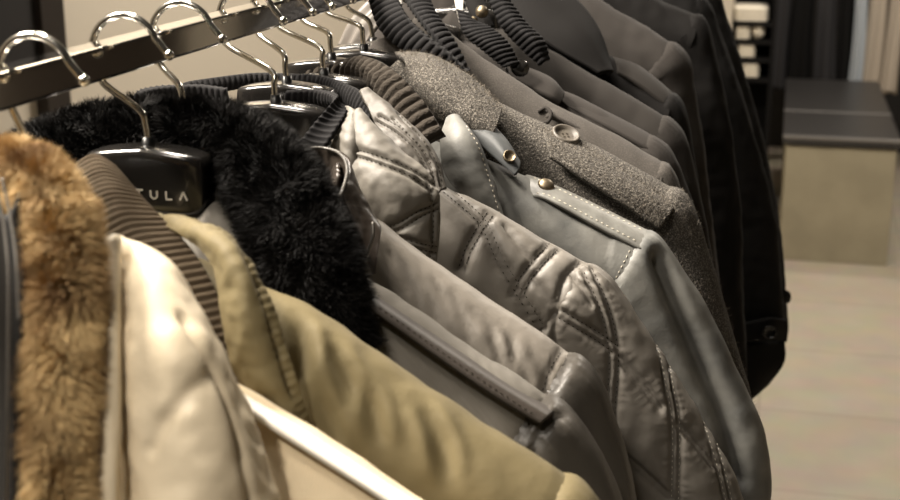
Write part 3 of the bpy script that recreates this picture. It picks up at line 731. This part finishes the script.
ring('neck_rib', [(286, 74, .985), (320, 76, .98), (345, 84, .955), (359, 92, .94), (373, 114, .925)], [(286, 90, .985), (320, 90, .98), (342, 102, .952), (352, 118, .936), (366, 138, .92)], M['black_rib'], c5, ribs=26, rib_d=.0009)
dk = pair([(396, 116), (420, 142), (434, 166), (439, 186)], 7) + pair([(378, 118), (398, 130), (418, 148), (430, 168)], 6)
cf, cfP, cfN, cfb = patch('collar', [[(360, 90, .94), (374, 120, .915), (396, 150, .90), (420, 178, .895), (440, 192, .893)], [(366, 92, .945), (390, 118, .918), (412, 142, .905), (430, 168, .90), (442, 190, .898)], [(374, 94, .95), (402, 116, .93), (428, 142, .918), (441, 168, .912), (444, 190, .905)]], M['quilt_flap'], c5.root, nu=90, nv=50, thick=.003, bulge=.003, wr=.002, wscale=42, grooves=dk, gd=.002, gw=.004)
stitches(c5, dk, M['thread_dark'], extra=[cfb], length=.0024, gap=.0012, width=.00045)
hanger(Y, 'black coat hanger inside the ribbed neck of the dark quilted jacket', at(287, 86, Y), c5.crest, dy=0.025)

# jacket with the chunky knit collar
Y = 1.0
c6 = coat('knit_collar_jacket', 'dark brown jacket showing only its chunky ribbed knit collar', 'jacket', Y,
          [(430, 190), (500, 232), (560, 270), (605, 305)], [(630, 340), (660, 395), (690, 450), (715, 530)], M['satin_dark'], d=.022, hr=.035, wr=.002, seed=7)
ring('knit_collar', [(262, 92, 1.04), (290, 76, 1.045), (318, 64, 1.045), (350, 58, 1.045), (368, 57, 1.03), (396, 72, 1.0), (424, 102, .98), (443, 132, .965)], [(262, 110, 1.04), (290, 96, 1.045), (318, 84, 1.045), (345, 80, 1.042), (364, 84, 1.02), (376, 100, .992), (394, 124, .972), (416, 152, .957)], M['knit'], c6, mir=False, ribs=26, rib_d=.0018, thick=.007, nu=220, nv=26, bulge=.005, wr=.0012, wscale=90)
hanger(Y, 'black coat hanger inside the chunky brown knit collar', at(324, 78, Y), c6.crest, dy=0.015)

# blue grey leather jacket
Y = 1.055
fold = [[(660, 258), (682, 316), (704, 370), (726, 424), (738, 480)]]
c7 = coat('leather_jacket', 'blue grey worn leather jacket with a snapped shoulder strap', 'jacket', Y,
          [(495, 164), (545, 186), (600, 212), (645, 236)], [(664, 252), (700, 300), (735, 370), (766, 440), (772, 520)], M['blue'], d=.032, hr=.05, ra=.075, wr=.0024, wscale=17, puff=.003, seed=8, grooves=fold, groove_w=.016, groove_d=.012)
lf, lfP, lfN, lfb = patch('collar', [[(446, 118, 1.05), (440, 140, 1.02), (444, 172, 1.005), (462, 196, 1.0), (484, 214, 1.0)], [(455, 119, 1.05), (464, 140, 1.022), (472, 172, 1.008), (484, 198, 1.003), (496, 220, 1.002)], [(464, 122, 1.052), (480, 142, 1.035), (491, 172, 1.024), (499, 198, 1.018), (505, 222, 1.014)]], M['blue'], c7.root, nu=70, nv=40, thick=.004, bulge=.005, wr=.0016, wscale=30)
stitches(c7, [[(466, 126), (478, 146), (486, 170), (494, 196), (500, 216)]], M['thread'], extra=[lfb], length=.003, gap=.0016, width=.0007)
tb, tbP, tbN, tbb = patch('collar_tab', [[(466, 116, 1.075), (486, 120, 1.07), (506, 138, 1.055), (521, 162, 1.042)], [(470, 126, 1.06), (486, 134, 1.05), (504, 152, 1.035), (518, 172, 1.028)], [(478, 142, 1.05), (490, 154, 1.04), (504, 166, 1.03), (514, 175, 1.026)]], M['blue_dark'], c7.root, nu=40, nv=16, thick=.003, bulge=.001)
p, n = hit(tbb, 509, 157)
if p is not None: button('snap', p, n, .0052, M['brass'], c7.root, holes=1, h=.003)
ep, epP, epN, epb = patch('epaulette', [[(523, 178, 1.060), (530, 175, 1.064), (560, 187, 1.064), (600, 206, 1.064), (650, 231, 1.064)], [(526, 184, 1.048), (540, 184, 1.048), (566, 196, 1.046), (602, 214, 1.046), (648, 239, 1.046)], [(533, 196, 1.036), (546, 198, 1.034), (568, 209, 1.032), (600, 227, 1.032), (641, 249, 1.034)]], M['blue_strap'], c7.root, nu=80, nv=16, thick=.003, bulge=.001)
for seam_line in ([(534, 178), (560, 190), (600, 209), (645, 232)], [(536, 193), (548, 195), (570, 206), (602, 223), (640, 243)]): stitches(c7, [seam_line], M['thread'], extra=[epb], length=.003, gap=.0018, width=.0006)
p, n = hit(epb, 546, 185)
if p is not None: button('snap', p, n, .0068, M['brass'], c7.root, holes=0, h=.004)
stitches(c7, [[(630, 250), (622, 266), (614, 282)]], M['thread'], length=.003, gap=.0016, width=.0006)
hanger(Y, 'black coat hanger inside the collar of the blue grey leather jacket', at(332, 62, Y), c7.crest, dy=0.014)

# grey tweed coat
Y = 1.125
c8 = coat('tweed_coat', 'grey speckled tweed coat with a large buttoned shoulder tab', 'coat', Y,
          [(440, 72), (500, 103), (560, 131), (620, 160), (676, 190)], [(694, 212), (714, 268), (734, 338), (752, 408), (760, 480)], M['tweed'], d=.034, hr=.05, wr=.0022, wscale=18, puff=.002, seed=9)
tc_, tcP, tcN, tcb = patch('collar', [[(395, 52, 1.13), (430, 54, 1.13), (468, 74, 1.118), (500, 104, 1.105)], [(404, 62, 1.10), (436, 72, 1.09), (468, 92, 1.082), (498, 118, 1.075)], [(412, 82, 1.085), (438, 98, 1.07), (466, 116, 1.06), (494, 134, 1.056)], [(420, 104, 1.09), (440, 118, 1.078), (462, 130, 1.07), (488, 144, 1.064)]], M['tweed'], c8.root, nu=70, nv=40, thick=.006, bulge=.006, wr=.002, wscale=24)
tt_, ttP, ttN, ttb = patch('shoulder_tab', [[(542, 128, 1.118), (580, 141, 1.125), (630, 170, 1.125), (679, 199, 1.120)], [(546, 140, 1.098), (585, 160, 1.095), (628, 186, 1.094), (670, 214, 1.097)], [(551, 154, 1.085), (584, 176, 1.078), (620, 200, 1.080), (659, 228, 1.087)]], M['tweed'], c8.root, nu=80, nv=30, thick=.005, bulge=.002)
for seam_line in ([(556, 134), (590, 150), (635, 178), (666, 198)], [(556, 152), (588, 173), (625, 198), (652, 217)]): stitches(c8, [seam_line], M['thread_dark'], extra=[ttb], length=.003, gap=.0015, width=.0004)
p, n = hit(ttb, 565, 137)
if p is not None: button('button', p, n, .0125, M['horn'], c8.root, holes=4, h=.005)
for nm, G, cl, cnt, sd in (('fuzz', c8.Gs, True, 9000, 3), ('fuzz', tcP, False, 2600, 4), ('fuzz', ttP, False, 2200, 5)):
    rg = np.random.default_rng(sd); Nn = gnormals(G, cl)
    if cl: 
        sg = np.sign((Nn * (G - G.mean(1, keepdims=True))).sum()); Nn = Nn * sg
    elif (Nn * (np.array([0, 0, HC]) - G)).sum() < 0: Nn = -Nn
    f, fn = G.reshape(-1, 3), Nn.reshape(-1, 3); id_ = rg.integers(0, len(f), cnt); p = f[id_] + rg.normal(size=(cnt, 3)) * .002
    p = p - fn[id_] * (((p - f[id_]) * fn[id_]).sum(1))[:, None]
    dirn = fn[id_] * .7 + rg.normal(size=(cnt, 3)) * .7; dirn /= np.linalg.norm(dirn, axis=1)[:, None]
    sd_ = np.cross(dirn, rg.normal(size=(cnt, 3))); sd_ /= np.linalg.norm(sd_, axis=1)[:, None]
    l = .0035 * (.4 + rg.random(cnt))[:, None]; k = np.arange(cnt) * 3
    link(nm, np.stack([p - sd_ * .00016, p + sd_ * .00016, p + dirn * l], 1).reshape(-1, 3), np.stack([k, k + 1, k + 2], 1).tolist(), M['tweedfuzz'], c8.root)['kind'] = 'stuff'
hanger(Y, 'black coat hanger with a pale shine at the neck of the tweed coat', at(364, 53, Y), c8.crest, dy=0.006)

# grey brown wool coat with the black ribbed collar
Y = 1.185
c9 = coat('wool_coat', 'grey brown wool coat with a tall black ribbed collar behind the tweed coat', 'coat', Y,
          [(440, 26), (500, 70), (560, 107), (620, 138), (664, 164)], [(676, 184), (692, 230), (712, 300), (725, 380)], M['wool'], d=.03, hr=.045, wr=.002, seed=10)
patch('rib_collar', [[(366, -6, 1.20), (380, 30, 1.165), (406, 52, 1.145), (436, 68, 1.138), (462, 82, 1.14)], [(392, -14, 1.20), (404, 14, 1.158), (424, 36, 1.135), (446, 54, 1.128), (466, 74, 1.132)]], M['black_rib'], c9.root, nu=200, nv=24, thick=.006, ribs=19, rib_d=.0014, bulge=.003)
patch('rib_collar', [[(398, -14, 1.20), (418, 14, 1.162), (436, 36, 1.142), (452, 56, 1.136), (468, 76, 1.136)], [(424, -16, 1.21), (436, 12, 1.176), (448, 30, 1.158), (460, 50, 1.148), (470, 72, 1.144)]], M['black_rib'], c9.root, nu=200, nv=20, thick=.006, ribs=19, rib_d=.0012, bulge=.002)
patch('lining', [[(340, 46, 1.225), (352, 22, 1.23), (370, 2, 1.235), (392, -14, 1.24)], [(350, 48, 1.215), (364, 26, 1.215), (380, 8, 1.22), (398, -8, 1.225)], [(364, 50, 1.205), (374, 34, 1.20), (386, 20, 1.20), (400, 6, 1.205)]], M['lining'], c9.root, nu=40, nv=24, thick=.003, rib_v=2, rib_d=.003)
tbx, tbP, tbN, tbb = patch('collar_tab', [[(540, 108, 1.18), (552, 104, 1.19), (590, 124, 1.19), (664, 164, 1.185)], [(544, 118, 1.165), (554, 116, 1.165), (590, 134, 1.170), (655, 172, 1.172)]], M['wool'], c9.root, nu=40, nv=10, thick=.004, bulge=.002)
tube('button_loop', cr([at(*q) for q in ((538, 112, 1.165), (546, 108, 1.168), (551, 114, 1.163), (548, 122, 1.158), (541, 123, 1.157))], 24), .0018, M['wool3'], c9.root, 8)
hanger(Y, 'black coat hanger at the tall black ribbed collar of the wool coat', at(373, 46, Y), c9.crest)

# smooth taupe coat with the ribbed collar and dark button
Y = 1.25
c10 = coat('wool_coat', 'smooth taupe coat with a striped ribbed collar and dark round button', 'coat', Y,
          [(490, 52), (540, 80), (590, 103), (650, 137)], [(672, 156), (690, 195), (706, 250), (720, 340)], M['wool2'], d=.03, hr=.045, wr=.002, seed=11)
patch('rib_collar', [[(456, 8, 1.225), (464, 34, 1.21), (482, 50, 1.203), (504, 68, 1.20)], [(464, 12, 1.225), (474, 32, 1.205), (492, 46, 1.196), (511, 66, 1.196)], [(474, 22, 1.23), (490, 27, 1.215), (508, 42, 1.206), (520, 64, 1.204)]], M['black_rib'], c10.root, nu=140, nv=20, thick=.006, ribs=16, rib_d=.0010, bulge=.001)
patch('collar_tab', [[(506, 64, 1.235), (530, 68, 1.235), (552, 78, 1.235), (563, 90, 1.235)], [(510, 76, 1.215), (532, 88, 1.208), (550, 96, 1.208), (560, 104, 1.212)]], M['wool2'], c10.root, nu=40, nv=16, thick=.006, bulge=.004)
button('button', at(520, 68, 1.208), (.3, -.8, .5), .0085, M['plastic'], c10.root, holes=0, h=.006)
tbx, tbP, tbN, tbb = patch('shoulder_strap', [[(560, 92, 1.25), (600, 108, 1.255), (650, 134, 1.255), (668, 148, 1.25)], [(562, 104, 1.232), (600, 122, 1.23), (640, 144, 1.23), (656, 156, 1.232)]], M['wool2'], c10.root, nu=50, nv=12, thick=.005, bulge=.002)
hanger(Y, 'black coat hanger in the smooth taupe coat', at(424, 26, Y), c10.crest)

# dark taupe coat with two gold buttons
Y = 1.32
c11 = coat('wool_coat', 'dark taupe coat with gold buttons on its ribbed collar', 'coat', Y,
          [(530, 40), (580, 68), (620, 90), (666, 118)], [(684, 138), (697, 180), (710, 250), (725, 340)], M['wool3'], d=.032, hr=.045, wr=.002, seed=12)
patch('rib_collar', [[(486, -4, 1.285), (502, 28, 1.272), (522, 50, 1.266), (540, 66, 1.264)], [(496, -6, 1.285), (514, 22, 1.266), (532, 40, 1.258), (544, 62, 1.26)], [(506, -6, 1.29), (526, 22, 1.276), (544, 40, 1.268), (550, 60, 1.266)]], M['black_rib'], c11.root, nu=140, nv=20, thick=.006, ribs=16, rib_d=.0010, bulge=.001)
patch('front_flap', [[(464, -6, 1.275), (470, 14, 1.266), (482, 30, 1.26)], [(482, -8, 1.28), (488, 10, 1.27), (494, 26, 1.264)]], M['charcoal'], c11.root, nu=30, nv=16, thick=.005, bulge=.003)
button('button', at(482, 12, 1.258), (.2, -.8, .5), .0062, M['brass'], c11.root, holes=0, h=.006)
button('button', at(473, 21, 1.255), (.2, -.8, .5), .0045, M['brass'], c11.root, holes=0, h=.005)
hanger(Y, 'black coat hanger in the dark taupe coat with gold buttons', at(462, 10, Y), c11.crest)

# black coat with the wide collar
Y = 1.41
c12 = coat('wool_coat', 'black coat with a broad pointed collar and shoulder strap', 'coat', Y,
          [(570, 36), (615, 58), (645, 76), (672, 94)], [(684, 112), (694, 150), (706, 230), (720, 330)], M['charcoal'], d=.034, hr=.045, wr=.002, seed=13)
patch('collar', [[(540, -30, 1.42), (578, 0, 1.40), (600, 30, 1.385), (614, 72, 1.37)], [(520, -20, 1.385), (552, 14, 1.365), (580, 38, 1.355), (608, 72, 1.352)], [(500, -10, 1.37), (524, 24, 1.345), (556, 48, 1.338), (600, 72, 1.342)]], M['charcoal'], c12.root, nu=60, nv=30, thick=.005, bulge=.003)
patch('shoulder_strap', [[(612, 56, 1.415), (640, 66, 1.418), (672, 92, 1.416), (678, 102, 1.412)], [(618, 72, 1.388), (640, 84, 1.386), (662, 102, 1.388), (668, 112, 1.392)]], M['wool3'], c12.root, nu=50, nv=16, thick=.006, bulge=.003)
hanger(Y, 'black coat hanger in the black coat with the broad collar', at(508, -6, Y), c12.crest)

# the row beyond
def plain(Y, label, crest_px, sl, m, seed, hl, hx, hy, **kw):
    c = coat('wool_coat', label, 'coat', Y, crest_px, sl, m, wr=.003, hr=.05, seed=seed, **kw)
    x0, z0 = c.crest(.14)
    V = []
    nu, nv = 90, 12; t = np.linspace(-math.pi * .92, math.pi * .92, nu)[:, None]; v = np.linspace(0, 1, nv)[None]
    r = 1 + .25 * v
    P = np.stack([XC + .055 * r * np.sin(t), Y + .026 * r * np.cos(t) - .004, z0 + .03 + .012 * np.cos(t) - .038 * v - .012 * (1 - np.cos(t)) * .8 + 0 * t], -1)
    b = link('collar', P.reshape(-1, 3), gfaces(nu, nv), m, c.root); s = b.modifiers.new('solid', 'SOLIDIFY'); s.thickness = .004
    hanger(Y, hl, np.array([XC + .01, Y, z0 + .03]), c.crest)
    return c
c13 = plain(1.54, 'taupe wool coat lit along its shoulder, behind the black wide-collared coat', [(560, -22), (600, 0), (640, 24), (672, 44)], [(686, 58), (697, 100), (708, 180), (722, 300), (728, 370)], M['wool2'], 14, 'black coat hanger in the taupe coat lit along its shoulder', 0, 0, d=.036)
c14 = plain(1.68, 'charcoal coat with a smooth sleeve, just in front of the cuff-strap coat', [(600, -34), (640, -12), (670, 4), (698, 16)], [(710, 34), (723, 80), (733, 140), (741, 220), (745, 310), (747, 380)], M['charcoal'], 15, 'black coat hanger in the charcoal coat with the smooth sleeve', 0, 0, d=.036)
c15 = plain(1.84, 'long black coat with a buttoned cuff strap at the aisle end', [(620, -58), (660, -34), (684, -18), (700, -5)], [(713, 14), (733, 65), (754, 132), (774, 212), (783, 290), (785, 335), (783, 360)], M['black_cloth'], 16, 'black coat hanger in the long black coat with cuff strap', 0, 0, d=.045, sleeve_len=.40, L=.70, rz=.062)
cs, csP, csN, csb = patch('cuff_strap', [[(728, 326, 1.79), (750, 322, 1.785), (772, 318, 1.79), (788, 320, 1.82)], [(728, 344, 1.79), (750, 342, 1.785), (772, 340, 1.79), (787, 342, 1.82)]], M['black_cloth'], c15.root, nu=40, nv=10, thick=.005, bulge=.001)
button('cuff_button', at(769, 332, 1.782), (.3, -.95, .1), .0095, M['plastic'], c15.root, holes=4, h=.005)
patch('cuff', [[(722, 345, 1.795), (752, 343, 1.788), (785, 341, 1.815)], [(722, 372, 1.795), (752, 375, 1.788), (784, 362, 1.815)], [(722, 408, 1.80), (745, 404, 1.79), (768, 386, 1.815)]], M['black_cloth'], c15.root, nu=40, nv=16, thick=.005, bulge=.001)
c16 = plain(2.0, 'black coat with a small strap tab at its sleeve edge, behind the cuff-strap coat', [(640, -66), (680, -44), (698, -36), (708, -26)], [(718, -8), (731, 28), (746, 78), (761, 130), (777, 205), (785, 280), (788, 320)], M['black_cloth'], 17, 'black coat hanger in the black coat behind the cuff-strap coat', 0, 0, d=.045, L=.72)
patch('sleeve_tab', [[(770, 284, 1.96), (782, 288, 1.95), (790, 292, 1.965)], [(770, 298, 1.96), (782, 303, 1.95), (789, 303, 1.965)]], M['black_cloth'], c16.root, nu=20, nv=10, thick=.006, bulge=.003)

# the rail goes on behind the cuff-strap coat
c17 = plain(2.75, 'long black coat deep in the row, only its hem showing under the buttoned cuff', [(660, -74), (682, -62), (697, -50)], [(708, -34), (717, 8), (733, 70), (748, 130), (760, 200), (764, 300)], M['black_cloth'], 18, 'black coat hanger of the long coat deep in the row', 0, 0, d=.05, L=.92, sleeve_len=.62)

# white swing tag on the gold buttoned coat
sw, *_ = patch('swing_tag', [[(452, -14, 1.235), (464, -14, 1.235)], [(456, 8, 1.225), (463, 8, 1.225)], [(460, 26, 1.222), (462, 26, 1.222)]], M['card'], None, nu=8, nv=16, thick=.001)
tag(sw, 'narrow pale swing tag hanging beside the black ribbed collar', 'tag')

# ------------------------------------------------------------------ the shop beyond the rail
# post against the left wall
def onwall(px, py):
    r = ray(px, py); return (r * (-1.6 / r[0]))[1]
structure(box('trim_1', (-1.6, onwall(33, 60), 0), (-1.57, onwall(56, 60), 3.2), M['post']))
structure(box('trim_2', (-1.6, onwall(-160, 60), HC - .42), (-1.585, onwall(33, 60), 3.2), M['wallfar']))
# bench
b0 = onfloor(779, 260, 0); b1 = onfloor(894, 262, 0)
yb = 6.0; x0, x1 = at(780, 200, yb)[0], at(895, 200, yb)[0]
zt = at(840, 138, yb)[2]; yd = yb
ytop = None
r = ray(840, 80); ytop = (r * ((zt - HC) / r[2]))[1]
bench = thing('bench', 'low shop bench with black boards on a beige cloth box', 'bench', ((x0 + x1) / 2, yb + .5, 0))
box('base', (x0 + .01, yb, 0), (x1 - .01, ytop - .02, zt - .045), M['bench_side'], bench, bevel=.004)
r = ray(840, 113); ym = (r * ((zt - HC) / r[2]))[1]
for a, b in ((yb - .01, ym - .006), (ym + .006, ytop)):
    box('board', (x0 - .005, a, zt - .035), (x1 + .005, b, zt), M['bench_top'], bench, bevel=.004)
    box('metal_lip', (x0 - .005, a - .004, zt - .010), (x1 + .005, a + .02, zt + .003), M['bench_lip'], bench, bevel=.001)

# clothes on the far wall
def hang(name, label, cat, x0p, x1p, ybot, Y, m, folds, seed, group=None, depth=.05, top=-60):
    a, b = at(x0p, ybot, Y), at(x1p, ybot, Y); zt_ = at(x0p, top, Y)[2]; W = b[0] - a[0]
    nu, nv = 64, 40; t = np.linspace(0, 2 * math.pi, nu, endpoint=False)
    P = np.zeros((nv, nu, 3))
    for i in range(nv):
        k = i / (nv - 1); wd = W / 2 * (.72 + .28 * k)
        z = a[2] + (zt_ - a[2]) * (1 - k)
        P[i, :, 0] = (a[0] + b[0]) / 2 + wd * np.sign(np.cos(t)) * np.abs(np.cos(t)) ** .7 + .008 * math.sin(seed + k * 4)
        P[i, :, 1] = Y + depth * np.sin(t) * (.6 + .4 * k) + .012 * np.sin(np.cos(t) * folds * 3 + seed + .8 * k) * (.3 + k)
        P[i, :, 2] = z + (.012 * np.sin(np.cos(t) * folds * 2 + seed) if i == nv - 1 else 0)
    F_ = gfaces(nv, nu, True) + [tuple(range(nu)), tuple(range((nv - 1) * nu, nv * nu))[::-1]]
    o = link(name, P.reshape(-1, 3), F_, m); tag(o, label, cat, group); return o
YW = 8.0
hang('trousers', 'charcoal trousers hanging leftmost on the far wall, next to the white stack', 'trousers', 763, 787, 88, YW, M['greycloth'], 2, 1)
hang('trousers', 'near-black trousers hanging second from left behind the bench', 'trousers', 786, 812, 80, YW + .02, M['black_cloth'], 2, 2)
hang('trousers', 'charcoal trousers hanging behind the middle of the bench', 'trousers', 811, 834, 80, YW - .02, M['greycloth'], 2, 3)
hang('trousers', 'near-black trousers beside the pale blue pair', 'trousers', 832, 851, 82, YW, M['black_cloth'], 2, 4)
hang('trousers', 'pale blue trousers hanging at the right of the far wall', 'trousers', 847, 861, 84, YW - .08, M['bluecloth'], 2, 5)
hang('trousers', 'beige trousers hanging right beside the pale blue pair', 'trousers', 859, 880, 90, YW - .1, M['beigecloth'], 2, 6)
hang('trousers', 'beige trousers cut off by the right edge of the picture', 'trousers', 878, 899, 92, YW - .06, M['beigecloth'], 2, 7)
za = at(830, -62, YW)[2]
rl = thing('wall_rail', 'dark rail on the far wall holding the trousers', 'rail', (.3, YW, za))
xa, xb = at(755, 0, YW)[0], at(910, 0, YW)[0]
tube('bar', np.array([[xa, YW, za], [xb, YW, za]]), .012, M['post'], rl, 12)
for xx in (xa + .02, xb - .02): tube('bracket', np.array([[xx, YW, za], [xx, 8.6, za]]), .01, M['post'], rl, 10)
# rack of white things left of the trousers
YS = 7.0
sx0, sx1 = at(730, 40, YS)[0], at(771, 40, YS)[0]
sh = thing('shelf_unit', 'black shelf unit holding folded white knitwear', 'shelf', ((sx0 + sx1) / 2, YS, 0))
box('side_panel', (sx1, YS, 0), (sx1 + .02, YS + .3, at(740, -40, YS)[2]), M['shelfm'], sh)
box('side_panel', (sx0 - .09, YS - .02, 0), (sx0 + .005, YS + .3, at(740, -40, YS)[2]), M['wall'], sh)['label'] = 'beige end panel'
levels = [22, 40, 58, 78]
for yy in levels + [150]:
    z = at(740, yy, YS)[2]; box('shelf', (sx0 - .01, YS, z - .02), (sx1, YS + .3, z), M['shelfm'], sh)
box('back_panel', (sx0 - .03, YS + .3, 0), (sx1 + .02, YS + .315, at(740, -40, YS)[2]), M['shelfm'], sh)
labs = ['bright white folded sweater on the top shelf', 'white folded sweater on the second shelf', 'white folded sweater on the third shelf', 'white folded sweater on the lowest lit shelf']
for (xa_, xb_, yb_, yt_, lb) in ((733, 768, 19, 5, 'wide bright white folded sweater on the top shelf'), (735, 750, 38, 24, 'narrow cream folded sweater on the second shelf'), (737, 755, 56, 43, 'cream folded sweater on the third shelf'), (741, 759, 76, 62, 'cream folded sweater on the lowest shelf')):
    z = at(740, {19: 22, 38: 40, 56: 58, 76: 78}[yb_], YS)[2]
    xa2, xb2 = at(xa_, yb_, YS)[0], at(xb_, yb_, YS)[0]; h = at(740, yt_, YS)[2] - at(740, yb_, YS)[2]
    V, Fc = [], []
    nu, nv = 40, 16; t = np.linspace(0, 2 * math.pi, nu, endpoint=False)
    prof = []
    for lvl in range(3):
        for q in np.linspace(0, math.pi, 7): prof.append((1 - .05 * (1 - math.sin(q)), (lvl + q / math.pi) / 3))
    for s_, k in prof:
        for tt_ in t:
            ct, st_ = math.cos(tt_), math.sin(tt_)
            V.append(((xa2 + xb2) / 2 + (xb2 - xa2) / 2 * s_ * math.copysign(abs(ct) ** .3, ct), YS + .13 + .12 * s_ * math.copysign(abs(st_) ** .3, st_), z + .001 + h * k))
    Fc = gfaces(len(prof), nu, True) + [tuple(range(nu)), tuple(range(len(V) - nu, len(V)))[::-1]]
    tag(link('folded_sweater', V, Fc, M['whiteknit']), lb, 'sweater', 'white knitwear on the shelves')
V, Fc = [], []; add_ball(V, Fc, (at(759, 26, YS + .06)[0], YS + .06, at(740, 40, YS)[2] + .045), .045, 14, 20, (.75, 1, 1))
tag(link('rolled_cloth', V, Fc, M['whiteknit']), 'small round cream roll beside the narrow folded sweater', 'cloth roll')
